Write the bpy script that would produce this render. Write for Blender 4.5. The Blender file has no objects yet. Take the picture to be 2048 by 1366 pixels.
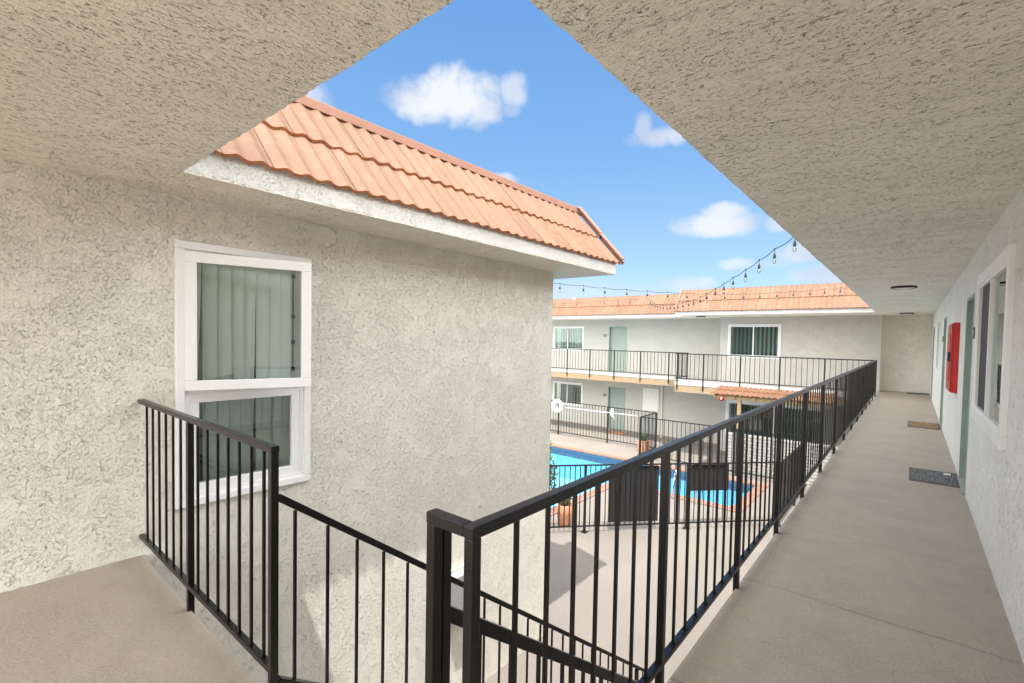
import bpy, bmesh, math, random
from mathutils import Vector, Matrix
random.seed(7)
C = bpy.context.scene.collection
sc = bpy.context.scene

# ---------------------------------------------------------------- camera
cam_d = bpy.data.cameras.new('camera')
cam = bpy.data.objects.new('camera', cam_d); C.objects.link(cam); sc.camera = cam
Rr = Vector((0.7738229, 0.6331276, 0.0186440)); Ru = Vector((-0.0346467, 0.0129188, 0.9993161)); Rf = Vector((-0.6324537, 0.7739396, -0.0319326))
m = Matrix.Identity(4)
for i in range(3):
    m[i][0] = Rr[i]; m[i][1] = Ru[i]; m[i][2] = -Rf[i]
m[0][3], m[1][3], m[2][3] = 0, 0, 1.5
cam.matrix_world = m
cam_d.sensor_width = 36; cam_d.lens = 955.238 / 2048 * 36
cam_d.shift_x = -(1043.74 - 1024) / 2048; cam_d.shift_y = (706.484 - 683) / 2048
cam_d.clip_start = 0.03; cam_d.clip_end = 2000

# ---------------------------------------------------------------- light
SUN = Vector((1.05, -1.65, 5.37)).normalized()
sl = bpy.data.lights.new('sun', 'SUN'); sl.energy = 2.0; sl.angle = math.radians(0.5); sl.color = (1.0, 0.95, 0.88)
so = bpy.data.objects.new('sun', sl); C.objects.link(so)
so.rotation_euler = SUN.to_track_quat('Z', 'Y').to_euler(); so.location = (0, 0, 30)
sc.view_settings.view_transform = 'Standard'; sc.view_settings.look = 'None'
sc.view_settings.exposure = 1.82; sc.view_settings.gamma = 1
sc.cycles.max_bounces = 10; sc.cycles.diffuse_bounces = 8; sc.cycles.glossy_bounces = 3; sc.cycles.transmission_bounces = 4
sc.cycles.transparent_max_bounces = 16

# ---------------------------------------------------------------- node helper
class NT:
    def __init__(s, tree): s.t = tree; s.n = tree.nodes; s.l = tree.links
    def node(s, typ, **kw):
        n = s.n.new(typ)
        for k, v in kw.items(): setattr(n, k, v)
        return n
    def put(s, sock, v):
        if isinstance(v, bpy.types.NodeSocket): s.l.new(v, sock)
        elif v is not None: sock.default_value = v
    def math(s, op, a, b=None, c=None, clamp=False):
        n = s.node('ShaderNodeMath', operation=op, use_clamp=clamp)
        for i, v in enumerate((a, b, c)):
            if v is not None: s.put(n.inputs[i], v)
        return n.outputs[0]
    def noise(s, vec, scale, detail=2, rough=.5, dist=0, out=0):
        n = s.node('ShaderNodeTexNoise'); s.put(n.inputs['Vector'], vec)
        n.inputs['Scale'].default_value = scale; n.inputs['Detail'].default_value = detail
        n.inputs['Roughness'].default_value = rough; n.inputs['Distortion'].default_value = dist
        return n.outputs[out]
    def ramp(s, fac, stops):
        n = s.node('ShaderNodeValToRGB'); s.put(n.inputs[0], fac); e = n.color_ramp.elements
        while len(e) < len(stops): e.new(.5)
        for el, (p, c) in zip(e, stops):
            el.position = p; el.color = (c, c, c, 1) if isinstance(c, (int, float)) else (*c, 1)
        return n.outputs[0]
    def mix(s, f, a, b):
        n = s.node('ShaderNodeMix', data_type='RGBA'); s.put(n.inputs[0], f)
        s.put(n.inputs[6], (*a, 1) if isinstance(a, tuple) else a); s.put(n.inputs[7], (*b, 1) if isinstance(b, tuple) else b)
        return n.outputs[2]
    def vmath(s, op, a, b=None):
        n = s.node('ShaderNodeVectorMath', operation=op); s.put(n.inputs[0], a)
        if b is not None: s.put(n.inputs[1], b)
        return n.outputs[0]
    def sstep(s, v, a, b, lo=0., hi=1.):
        n = s.node('ShaderNodeMapRange', interpolation_type='SMOOTHSTEP'); s.put(n.inputs[0], v)
        n.inputs[1].default_value = a; n.inputs[2].default_value = b; n.inputs[3].default_value = lo; n.inputs[4].default_value = hi
        return n.outputs[0]
    def bump(s, h, dist, strength=1, normal=None):
        n = s.node('ShaderNodeBump'); s.put(n.inputs['Height'], h); n.inputs['Distance'].default_value = dist
        n.inputs['Strength'].default_value = strength
        if normal is not None: s.put(n.inputs['Normal'], normal)
        return n.outputs[0]

def new_mat(name):
    m = bpy.data.materials.new(name); m.use_nodes = True
    nt = NT(m.node_tree); b = m.node_tree.nodes['Principled BSDF']
    return m, nt, b
def pos(nt): return nt.node('ShaderNodeNewGeometry').outputs['Position']

# ---------------------------------------------------------------- world
w = bpy.data.worlds.new('World'); sc.world = w; w.use_nodes = True
nt = NT(w.node_tree); bg = w.node_tree.nodes['Background']
sky = nt.node('ShaderNodeTexSky', sky_type='NISHITA'); sky.sun_disc = False
sky.sun_elevation = math.asin(SUN.z); sky.sun_rotation = math.atan2(SUN.x, SUN.y)
sky.air_density = 1.0; sky.dust_density = 0.6; sky.ozone_density = 1.6; sky.altitude = 50
dirv = nt.node('ShaderNodeTexCoord').outputs['Generated']
sx = nt.node('ShaderNodeSeparateXYZ'); nt.put(sx.inputs[0], dirv)
az = nt.math('MULTIPLY', nt.math('ARCTAN2', sx.outputs[0], sx.outputs[1]), 57.2958)
el = nt.math('MULTIPLY', nt.math('ARCSINE', sx.outputs[2]), 57.2958)
nz = nt.noise(dirv, 13, 7, .58, .3); nz = nt.math('SUBTRACT', nz, .5)
nf = nt.math('SUBTRACT', nt.noise(dirv, 42, 4, .6), .5)
CL = [(-50.3, 25.6, 5.7, 2.2, 1), (-46.6, 26.2, 5.0, 3.0, 1), (-44.6, 25.0, 2.9, 2.3, .9), (-40.9, 27.0, 1.9, 1.8, .75), (-41.2, 25.1, 1.3, .8, .4), (-63.5, 23.4, 2.6, 3.4, .7),
      (-23.4, 22.1, 3.8, 1.1, .85), (-25.6, 23.0, 1.2, 1.7, .7), (-18.0, 12.7, 5.4, 1.45, .95), (-16.9, 13.8, 2.7, 1.3, .9), (-15.2, 8.4, 2.2, .75, .7), (-20.4, 6.5, 3.2, 1.0, .75),
      (-8.6, 9.2, 3.4, 1.1, .8), (-7.4, 6.9, 4.2, 1.1, .8), (-42.2, 18.1, 2.3, .8, .8), (-38.6, 16.3, 2.0, .5, .5), (-11.3, 12.4, 1.7, 1.0, .7), (-11.5, 8.3, 1.8, .6, .35), (-31.5, 5.0, 9.5, 2.2, .55), (-22, 4.2, 9, 1.5, .5)]
cm = None
for a0, e0, ra, re, amp in CL:
    u = nt.math('DIVIDE', nt.math('SUBTRACT', az, a0), ra); v = nt.math('DIVIDE', nt.math('SUBTRACT', el, e0), re)
    d = nt.math('ADD', nt.math('MULTIPLY', u, u), nt.math('MULTIPLY', v, v))
    q = nt.math('SUBTRACT', 1.0, d); q = nt.math('MULTIPLY_ADD', nz, 2.5, q); q = nt.math('MULTIPLY_ADD', nf, .8, q)
    q = nt.sstep(q, -.25, 1.05, 0, amp)
    cm = q if cm is None else nt.math('MAXIMUM', cm, q)
# bright fill clouds added outside the view to light the covered walkways
rest = nt.noise(dirv, 2.3, 8, .6, .4); rest = nt.sstep(rest, .34, .52)
fdot = nt.vmath('DOT_PRODUCT', dirv, (-.60, .735, .31)); fdot = fdot.node.outputs['Value']
away = nt.sstep(fdot, .82, .60)
rest = nt.math('MULTIPLY', nt.math('MULTIPLY', rest, away), .95)
shade = nt.sstep(nt.noise(dirv, 6, 3, .5), .35, .65)
ccol = nt.mix(shade, (1.95, 2.1, 2.5), (2.6, 2.7, 2.85))
hs = nt.node('ShaderNodeHueSaturation'); hs.inputs['Hue'].default_value = .500; hs.inputs['Saturation'].default_value = 1.14; hs.inputs['Value'].default_value = .65
nt.l.new(sky.outputs[0], hs.inputs['Color'])
sdot = nt.vmath('DOT_PRODUCT', dirv, tuple(SUN)); sdot = sdot.node.outputs['Value']
near = nt.sstep(sdot, -.2, 1.0)                      # added fill clouds peak towards the sun
bright = nt.mix(near, (9.2, 9.3, 9.2), (17.2, 17.2, 16.4))
grad = nt.ramp(nt.math('DIVIDE', el, 60.0, clamp=True), [(.08, (1.30, 2.00, 2.62)), (.33, (.72, 1.48, 2.60)), (.70, (.36, 1.05, 2.50))])
clear = nt.mix(.65, hs.outputs[0], grad)
nt.l.new(nt.mix(rest, nt.mix(cm, clear, ccol), bright), bg.inputs['Color'])
bg.inputs['Strength'].default_value = 0.10

# ---------------------------------------------------------------- materials
def stucco(name, col, scale=1.0, pits=1.0, depth=.006, sandy=.5, aniso=(1, 1, 1), crev_shade=(.42, .37, .30), rot=0, plate=1.0, cw=.009, base=.30):
    """Skip-trowelled stucco: flat skim patches with ragged ledges over a sandy coat."""
    m, nt, b = new_mat(name); p = pos(nt)
    mp = nt.node('ShaderNodeMapping'); nt.put(mp.inputs[0], p); mp.inputs['Rotation'].default_value = (0, 0, rot)
    mp.inputs['Scale'].default_value = tuple(scale * a for a in aniso); pv = mp.outputs[0]
    warp = nt.vmath('ADD', pv, nt.vmath('MULTIPLY', nt.vmath('SUBTRACT', nt.noise(pv, 30, 4, .65, out=1), (.5, .5, .5)), (.035, .035, .035)))
    n1 = nt.noise(warp, 4.6, 6, .60, .15); n2 = nt.noise(warp, 25, 4, .62, .45); n3 = nt.noise(pv, 70, 3, .6)
    h1 = nt.sstep(n1, .520, .532)                                     # skimmed plateaus
    rough = nt.math('SUBTRACT', 1.0, nt.math('MULTIPLY', h1, .80 * plate)); rough = nt.math('MULTIPLY', rough, nt.sstep(nt.noise(pv, 2.6, 3, .6), .34, .56, base, 1.0))
    h2 = nt.sstep(n2, .49, .525); h3 = nt.sstep(n3, .46, .60)
    h = nt.math('MULTIPLY_ADD', nt.math('MULTIPLY', h2, rough), .9, nt.math('MULTIPLY', h1, .8 * plate)); h = nt.math('MULTIPLY_ADD', nt.math('MULTIPLY', h3, rough), .35, h)
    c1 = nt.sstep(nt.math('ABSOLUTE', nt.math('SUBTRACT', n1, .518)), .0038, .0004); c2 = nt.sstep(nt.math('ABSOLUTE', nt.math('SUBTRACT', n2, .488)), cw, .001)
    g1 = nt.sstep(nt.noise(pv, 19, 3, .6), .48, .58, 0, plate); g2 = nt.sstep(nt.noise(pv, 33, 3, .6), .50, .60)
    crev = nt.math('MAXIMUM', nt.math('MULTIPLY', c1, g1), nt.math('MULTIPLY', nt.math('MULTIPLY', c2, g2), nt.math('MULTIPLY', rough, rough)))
    grain = nt.noise(p, 300, 3, .6)
    bn = nt.bump(h, depth, .8); bn = nt.bump(nt.math('MULTIPLY', crev, -1.0), depth * .9, .9, bn)
    bn = nt.bump(grain, .0016 * sandy * 2, 1.0, bn)
    mott = nt.noise(p, 1.6, 3, .6)
    c = nt.mix(nt.sstep(mott, .3, .7), tuple(x * .965 for x in col), tuple(min(1, x * 1.025) for x in col))
    c = nt.mix(nt.math('MULTIPLY', nt.sstep(grain, .35, .7), .08), c, tuple(x * .7 for x in col))
    c = nt.mix(nt.math('MULTIPLY', crev, .55 * pits), c, crev_shade)  # crevice shade painted into the base colour as dark lines
    nt.put(b.inputs['Base Color'], c); nt.put(b.inputs['Normal'], bn); b.inputs['Roughness'].default_value = .85
    b.inputs['Specular IOR Level'].default_value = .25
    return m
STU = (.79, .762, .69)
M = {}
M['stucco'] = stucco('stucco', STU, 1.4, .60, .0060, cw=.0088, plate=.6, base=.72, crev_shade=(.46, .40, .32))
M['stucco_side'] = stucco('stucco_side', (.88, .865, .82), 1.75, 1.35, .0065, aniso=(1, 1, .65), plate=.3, cw=.022, base=.75, crev_shade=(.22, .20, .17))
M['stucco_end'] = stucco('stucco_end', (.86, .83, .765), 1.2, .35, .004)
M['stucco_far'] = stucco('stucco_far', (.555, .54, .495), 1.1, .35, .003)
M['soffit'] = stucco('soffit', (.90, .848, .755), 1.6, 1.35, .0065, aniso=(.65, 1.25, 1), crev_shade=(.15, .125, .095), plate=.25, cw=.020, base=.45)
M['soffit_landing'] = stucco('soffit_landing', (.88, .83, .74), 1.7, 1.2, .0065, aniso=(1.25, .65, 1), crev_shade=(.15, .125, .095), plate=.25, cw=.018, base=.45)
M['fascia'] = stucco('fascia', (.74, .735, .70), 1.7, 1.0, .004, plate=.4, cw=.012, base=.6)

def plain(name, col, rough=.5, metal=0, var=.06, scale=8, bump=0, bscale=200, spec=.5, coat=0):
    m, nt, b = new_mat(name); p = pos(nt)
    n = nt.noise(p, scale, 5, .6)
    nt.put(b.inputs['Base Color'], nt.mix(nt.sstep(n, .3, .7), tuple(x * (1 - var) for x in col), tuple(min(1, x * (1 + var)) for x in col)))
    nt.put(b.inputs['Roughness'], nt.sstep(nt.noise(p, scale * 3, 3), .2, .8, rough * .9, min(1, rough * 1.1)))
    b.inputs['Metallic'].default_value = metal; b.inputs['Specular IOR Level'].default_value = spec
    if coat: b.inputs['Coat Weight'].default_value = coat; b.inputs['Coat Roughness'].default_value = .2
    if bump: nt.put(b.inputs['Normal'], nt.bump(nt.noise(p, bscale, 4, .6), bump))
    return m
M['steel'] = plain('black_painted_steel', (.0042, .0037, .0033), .30, 0, .25, 14, .0006, 120, .45)
M['steel_far'] = plain('dark_steel', (.010, .0095, .009), .45, 0, .2, 10)
M['vinyl'] = plain('white_vinyl', (.82, .82, .82), .35, 0, .02, 6)
M['cream_trim'] = plain('cream_trim', (.70, .66, .57), .6, 0, .04, 9)
M['door'] = plain('sage_door', (.335, .40, .35), .5, 0, .05, 5)
M['frame_green'] = plain('sage_frame', (.27, .35, .30), .5, 0, .05, 6)
M['wood'] = plain('tan_wood', (.34, .235, .14), .7, 0, .12, 12, .002, 60)
M['timber'] = plain('timber_post', (.34, .225, .115), .7, 0, .15, 10, .002, 40)
M['white'] = plain('white_paint', (.80, .79, .76), .5, 0, .03, 8)
M['concrete_edge'] = plain('pale_coating', (.54, .52, .49), .75, 0, .06, 14, .002, 90)
M['red'] = plain('red_enamel', (.52, .012, .010), .35, 0, .08, 6)
M['red_dark'] = plain('red_door_panel', (.42, .03, .03), .3, 0, .1, 6)
M['black'] = plain('black_plastic', (.012, .012, .012), .45)
M['screen'] = plain('black_mesh_screen', (.020, .020, .024), .8, 0, .12, 40, .001, 400)
M['chrome'] = plain('chrome', (.75, .76, .78), .12, 1, .02)
M['lens'] = plain('frosted_lens', (.80, .80, .78), .3)
M['terracotta'] = plain('terracotta', (.50, .235, .135), .75, 0, .12, 9, .002, 80)
M['soil'] = plain('soil', (.06, .045, .03), .95, 0, .3, 40, .01, 60)
M['screen_grey'] = plain('insect_screen', (.045, .043, .043), .7, 0, .15, 30)
M['plaque'] = plain('dark_plaque', (.09, .075, .065), .5)
M['digit'] = plain('pale_digits', (.75, .73, .68), .5)
M['rope'] = plain('grey_rope', (.32, .33, .36), .8, 0, .3, 60, .002, 90)
M['box_grey'] = plain('light_grey_metal', (.34, .335, .325), .45, 0, .03, 5)
M['interior'] = plain('dim_interior', (.02, .02, .02), .9)
M['cable'] = plain('black_cable', (.02, .02, .022), .6)
M['mat_dark'] = plain('dark_fibre_mat', (.12, .11, .10), .95, 0, .3, 60, .004, 200)
M['mat_orange'] = plain('orange_coir_mat', (.42, .19, .07), .95, 0, .3, 40, .004, 200)

def blind_mat(name, col):
    m, nt, b = new_mat(name); p = pos(nt)
    nt.put(b.inputs['Base Color'], nt.mix(nt.noise(p, 6, 3), tuple(x * .92 for x in col), col)); b.inputs['Roughness'].default_value = .6
    return m
M['blind'] = blind_mat('pale_blind', (.86, .90, .88)); M['blind_dark'] = blind_mat('grey_blind', (.30, .31, .32)); M['blind_wh'] = blind_mat('cream_blind', (.72, .72, .66))

def glass(name, tint, refl=.16):
    m = bpy.data.materials.new(name); m.use_nodes = True; nt = NT(m.node_tree); nt.n.clear()
    out = nt.node('ShaderNodeOutputMaterial'); tr = nt.node('ShaderNodeBsdfTransparent'); tr.inputs[0].default_value = (*tint, 1)
    gl = nt.node('ShaderNodeBsdfGlossy'); gl.inputs[0].default_value = (.80, .86, .84, 1); gl.inputs['Roughness'].default_value = .015
    nt.put(gl.inputs['Normal'], nt.bump(nt.noise(pos(nt), 1.6, 2), .001))
    fr = nt.node('ShaderNodeFresnel'); fr.inputs[0].default_value = 1.5
    f = nt.math('MULTIPLY_ADD', fr.outputs[0], 1.2, refl - .05, clamp=True)
    mx = nt.node('ShaderNodeMixShader'); nt.put(mx.inputs[0], f); nt.l.new(tr.outputs[0], mx.inputs[1]); nt.l.new(gl.outputs[0], mx.inputs[2])
    nt.l.new(mx.outputs[0], out.inputs[0]); return m
M['glass'] = glass('green_tinted_glass', (.90, .95, .93), .11)
M['glass_clear'] = glass('clear_glass', (.80, .88, .85), .06)
M['glass_far'] = glass('far_window_glass', (.74, .82, .78), .10)
M['bulb'] = glass('bulb_glass', (.93, .93, .90), .12)

def deck_mat():
    m, nt, b = new_mat('taupe_deck_coating'); p = pos(nt)
    st = nt.vmath('MULTIPLY', p, (1.0, 1.9, 1))
    n1 = nt.noise(st, 1.6, 7, .65, .4); n2 = nt.noise(p, 9, 8, .7, 1.2); n3 = nt.noise(st, 26, 6, .7, .6)
    c = nt.mix(nt.sstep(n1, .3, .7), (.385, .330, .275), (.440, .380, .320))
    c = nt.mix(nt.math('MULTIPLY', nt.sstep(n2, .45, .7), .22), c, (.50, .445, .385))
    c = nt.mix(nt.math('MULTIPLY', nt.sstep(n3, .60, .74), .22), c, (.29, .245, .205))
    fine = nt.noise(p, 75, 4, .7, .4); c = nt.mix(nt.math('MULTIPLY', nt.sstep(fine, .54, .66), .38), c, (.27, .225, .18)); c = nt.mix(nt.math('MULTIPLY', nt.sstep(fine, .46, .36), .30), c, (.54, .475, .41))
    spots = nt.sstep(nt.noise(p, 16, 2, .5), .74, .78); c = nt.mix(nt.math('MULTIPLY', spots, .6), c, (.16, .13, .11))
    nt.put(b.inputs['Base Color'], c); b.inputs['Roughness'].default_value = .6; b.inputs['Specular IOR Level'].default_value = .35
    bn = nt.bump(nt.noise(p, 60, 4, .75, .6), .012, 1.0); bn = nt.bump(nt.noise(st, 2.2, 4, .5), .010, .5, bn)
    nt.put(b.inputs['Normal'], bn); return m
M['deck'] = deck_mat()
M['seam'] = plain('dark_seam', (.24, .20, .17), .8)

def ground_mat():
    m, nt, b = new_mat('beige_concrete'); p = pos(nt)
    n1 = nt.noise(p, .7, 6, .6, .5); n2 = nt.noise(p, 120, 3, .7); n3 = nt.noise(p, 5, 6, .65)
    c = nt.mix(nt.sstep(n1, .3, .7), (.172, .152, .134), (.196, .175, .155))
    c = nt.mix(nt.math('MULTIPLY', nt.sstep(n2, .5, .8), .5), c, (.29, .26, .225))
    c = nt.mix(nt.math('MULTIPLY', nt.sstep(n2, .45, .2), .5), c, (.12, .105, .09))
    c = nt.mix(nt.math('MULTIPLY', nt.sstep(n3, .6, .75), .15), c, (.16, .14, .118))
    nt.put(b.inputs['Base Color'], c); b.inputs['Roughness'].default_value = .8
    nt.put(b.inputs['Normal'], nt.bump(n2, .004)); return m
M['ground'] = ground_mat()

def tile_mat():
    m, nt, b = new_mat('clay_roof_tile'); p = pos(nt)
    rnd = nt.node('ShaderNodeNewGeometry').outputs['Random Per Island']
    n = nt.noise(p, 7, 6, .65); st = nt.noise(nt.vmath('MULTIPLY', p, (1, 6, .6)), 6, 5, .6)
    c = nt.mix(rnd, (.146, .073, .040), (.190, .099, .058))
    c = nt.mix(nt.math('MULTIPLY', nt.sstep(n, .45, .7), .4), c, (.245, .138, .086))
    c = nt.mix(nt.math('MULTIPLY', nt.sstep(st, .52, .72), .4), c, (.14, .058, .034))
    nt.put(b.inputs['Base Color'], c); b.inputs['Roughness'].default_value = .75
    nt.put(b.inputs['Normal'], nt.bump(nt.noise(p, 150, 4, .6), .002)); return m
M['tile'] = tile_mat()
M['tile_edge'] = plain('tile_cut_edge', (.42, .145, .055), .85, 0, .2, 20)
M['cap'] = plain('ridge_trim', (.27, .13, .085), .6, 0, .06, 4)

def brick_mat(name, c1, c2, mortar, sx=.2, sy=.1, msize=.008, vec='xz'):
    m, nt, b = new_mat(name); p = pos(nt)
    s = nt.node('ShaderNodeSeparateXYZ'); nt.put(s.inputs[0], p); cb = nt.node('ShaderNodeCombineXYZ')
    a, c = {'xz': (0, 2), 'xy': (0, 1), 'yx': (1, 0), 'yz': (1, 2)}[vec]
    nt.l.new(s.outputs[a], cb.inputs[0]); nt.l.new(s.outputs[c], cb.inputs[1])
    bt = nt.node('ShaderNodeTexBrick'); nt.l.new(cb.outputs[0], bt.inputs[0])
    bt.inputs['Scale'].default_value = 1; bt.inputs['Brick Width'].default_value = sx; bt.inputs['Row Height'].default_value = sy
    bt.inputs['Mortar Size'].default_value = msize; bt.inputs['Mortar Smooth'].default_value = .3
    bt.inputs[1].default_value = (*c1, 1); bt.inputs[2].default_value = (*c2, 1); bt.inputs[3].default_value = (*mortar, 1)
    nz_ = nt.noise(p, 18, 4, .6)
    nt.put(b.inputs['Base Color'], nt.mix(nt.math('MULTIPLY', nt.sstep(nz_, .4, .7), .25), bt.outputs[0], mortar))
    b.inputs['Roughness'].default_value = .8
    nt.put(b.inputs['Normal'], nt.bump(nt.math('SUBTRACT', 1.0, bt.outputs[1]), .01)); return m
M['white_block'] = brick_mat('white_painted_block', (.50, .49, .465), (.45, .44, .415), (.20, .19, .175), .34, .105, .012)
M['coping_x'] = brick_mat('brick_coping_x', (.20, .065, .038), (.27, .105, .065), (.30, .26, .22), .10, .6, .012, 'xy')
M['coping_y'] = brick_mat('brick_coping_y', (.20, .065, .038), (.27, .105, .065), (.30, .26, .22), .10, .6, .012, 'yx')
M['pooltile'] = brick_mat('blue_pool_tile', (.012, .05, .13), (.02, .09, .20), (.12, .20, .26), .075, .075, .006)
M['pooltile_y'] = brick_mat('blue_pool_tile_y', (.012, .05, .13), (.02, .09, .20), (.12, .20, .26), .075, .075, .006, 'yz')
M['basin'] = plain('pool_plaster', (.20, .47, .64), .6, 0, .05, 2)
def water_mat():
    m, nt, b = new_mat('pool_water'); nt.n.remove(b); out = nt.n['Material Output']; p = pos(nt)
    tr = nt.node('ShaderNodeBsdfTransparent'); tr.inputs[0].default_value = (.80, .96, .98, 1)
    gl = nt.node('ShaderNodeBsdfGlossy'); gl.inputs['Roughness'].default_value = .03
    bn = nt.bump(nt.noise(p, 2.2, 3, .5, .5), .012); nt.put(gl.inputs['Normal'], bn)
    fr = nt.node('ShaderNodeFresnel'); fr.inputs[0].default_value = 1.33; nt.put(fr.inputs['Normal'], bn)
    mx = nt.node('ShaderNodeMixShader'); nt.put(mx.inputs[0], nt.math('MULTIPLY', fr.outputs[0], .55)); nt.l.new(tr.outputs[0], mx.inputs[1]); nt.l.new(gl.outputs[0], mx.inputs[2])
    nt.l.new(mx.outputs[0], out.inputs[0]); return m
M['water'] = water_mat()
def mat_stripe():
    m, nt, b = new_mat('grey_striped_mat'); p = pos(nt)
    n = nt.noise(nt.vmath('MULTIPLY', p, (60, 3, 1)), 1.3, 3, .6)
    c = nt.mix(nt.sstep(n, .42, .60), (.085, .085, .088), (.18, .18, .185)); nt.put(b.inputs['Base Color'], c); b.inputs['Roughness'].default_value = .95
    nt.put(b.inputs['Normal'], nt.bump(nt.noise(p, 250, 2), .003)); return m
M['mat_grey'] = mat_stripe()
def mat_tan():
    m, nt, b = new_mat('tan_patterned_mat'); p = pos(nt)
    v = nt.node('ShaderNodeTexVoronoi'); nt.put(v.inputs['Vector'], p); v.inputs['Scale'].default_value = 26
    c = nt.mix(nt.sstep(v.outputs[0], .15, .45), (.52, .34, .15), (.22, .13, .06)); nt.put(b.inputs['Base Color'], c); b.inputs['Roughness'].default_value = .95
    return m
M['mat_tan'] = mat_tan()
def leaf_mat(name, a, c):
    m, nt, b = new_mat(name); rnd = nt.node('ShaderNodeNewGeometry').outputs['Random Per Island']
    nt.put(b.inputs['Base Color'], nt.mix(rnd, a, c)); b.inputs['Roughness'].default_value = .5; return m
M['leaf'] = leaf_mat('leaf_green', (.05, .10, .035), (.16, .22, .07)); M['leaf_pale'] = leaf_mat('leaf_pale', (.16, .20, .08), (.34, .36, .17))
M['stem'] = plain('woody_stem', (.12, .09, .05), .8)
def net_mat():
    m, nt, b = new_mat('white_net'); b.inputs['Base Color'].default_value = (.8, .8, .8, 1); b.inputs['Alpha'].default_value = .55; return m
M['net'] = net_mat()

# ---------------------------------------------------------------- mesh helpers
class MB:
    def __init__(s): s.v = []; s.f = []; s.mi = []
    def add(s, vs, fs, mi=0):
        o = len(s.v); s.v += [tuple(x) for x in vs]; s.f += [tuple(i + o for i in f) for f in fs]; s.mi += [mi] * len(fs); return s
    def box(s, x0, x1, y0, y1, z0, z1, mi=0):
        x0, x1 = min(x0, x1), max(x0, x1); y0, y1 = min(y0, y1), max(y0, y1); z0, z1 = min(z0, z1), max(z0, z1)
        return s.add([(x0, y0, z0), (x1, y0, z0), (x1, y1, z0), (x0, y1, z0), (x0, y0, z1), (x1, y0, z1), (x1, y1, z1), (x0, y1, z1)],
                     [(0, 3, 2, 1), (4, 5, 6, 7), (0, 1, 5, 4), (1, 2, 6, 5), (2, 3, 7, 6), (3, 0, 4, 7)], mi)
    def bar(s, a, b, w, h, up=(0, 0, 1), mi=0):
        a = Vector(a); b = Vector(b); d = (b - a).normalized(); up = Vector(up)
        if abs(d.dot(up)) > .99: up = Vector((0, 1, 0))
        r = d.cross(up).normalized() * w / 2; u = r.cross(d).normalized() * h / 2
        return s.add([a - r - u, a + r - u, a + r + u, a - r + u, b - r - u, b + r - u, b + r + u, b - r + u],
                     [(0, 3, 2, 1), (4, 5, 6, 7), (0, 1, 5, 4), (1, 2, 6, 5), (2, 3, 7, 6), (3, 0, 4, 7)], mi)
    def tube(s, pts, r, n=8, caps=True):
        pts = [Vector(p) for p in pts]; k = len(pts); rings = []
        rr = r if isinstance(r, (list, tuple)) else [r] * k
        for i, p in enumerate(pts):
            d = (pts[min(i + 1, k - 1)] - pts[max(i - 1, 0)]).normalized()
            u = Vector((0, 0, 1)) if abs(d.z) < .9 else Vector((0, 1, 0)); a = d.cross(u).normalized(); b = a.cross(d)
            rings.append([p + (a * math.cos(t) + b * math.sin(t)) * rr[i] for t in [2 * math.pi * j / n for j in range(n)]])
        vs = [q for R_ in rings for q in R_]
        fs = [(i * n + j, i * n + (j + 1) % n, (i + 1) * n + (j + 1) % n, (i + 1) * n + j) for i in range(k - 1) for j in range(n)]
        if caps: fs += [tuple(reversed(range(n))), tuple((k - 1) * n + j for j in range(n))]
        return s.add(vs, fs)
    def lathe(s, c, prof, n=24, axis='z'):
        c = Vector(c); vs = []
        for r, z in prof:
            for j in range(n):
                t = 2 * math.pi * j / n; a, b = r * math.cos(t), r * math.sin(t)
                vs.append(c + (Vector((a, b, z)) if axis == 'z' else Vector((a, z, b)) if axis == 'y' else Vector((z, a, b))))
        k = len(prof)
        fs = [(i * n + j, i * n + (j + 1) % n, (i + 1) * n + (j + 1) % n, (i + 1) * n + j) for i in range(k - 1) for j in range(n)]
        return s.add(vs, fs)
    def prism(s, pts, z0, z1, mi=0):
        n = len(pts); vs = [(x, y, z0) for x, y in pts] + [(x, y, z1) for x, y in pts]
        return s.add(vs, [tuple(reversed(range(n))), tuple(range(n, 2 * n))] + [(i, (i + 1) % n, n + (i + 1) % n, n + i) for i in range(n)], mi)

def wloc(o):
    v = Vector(o.location)
    while o.parent: o = o.parent; v += Vector(o.location)
    return v
def obj(name, mb, mat, parent=None, smooth=False, origin=None, bevel=0):
    org = Vector(origin) if origin is not None else (wloc(parent) if parent else Vector((0, 0, 0)))
    me = bpy.data.meshes.new(name); me.from_pydata([tuple(Vector(v) - org) for v in mb.v], [], mb.f)
    mats = mat if isinstance(mat, (list, tuple)) else [mat]
    for mm in mats: me.materials.append(mm)
    me.polygons.foreach_set('material_index', mb.mi)
    if smooth: me.polygons.foreach_set('use_smooth', [True] * len(me.polygons))
    me.update(); bm = bmesh.new(); bm.from_mesh(me); bmesh.ops.recalc_face_normals(bm, faces=bm.faces); bm.to_mesh(me); bm.free()
    o = bpy.data.objects.new(name, me); C.objects.link(o)
    if parent: o.parent = parent; o.location = org - wloc(parent)
    else: o.location = org
    if bevel:
        bv = o.modifiers.new('bevel', 'BEVEL'); bv.width = bevel; bv.segments = 2; bv.limit_method = 'ANGLE'
    return o
def tag(o, label=None, cat=None, group=None, kind=None):
    for k, v in (('label', label), ('category', cat), ('group', group), ('kind', kind)):
        if v: o[k] = v
    return o
def thing(name, label, cat, loc=(0, 0, 0), group=None):
    o = bpy.data.objects.new(name, None); o.empty_display_size = .1; C.objects.link(o); o.location = loc
    return tag(o, label, cat, group)
def struct(name, mb, mat, **k): return tag(obj(name, mb, mat, **k), kind='structure')
def copy_part(o, loc, parent):
    c = o.copy(); C.objects.link(c); c.parent = parent; c.location = loc
    return c
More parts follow.
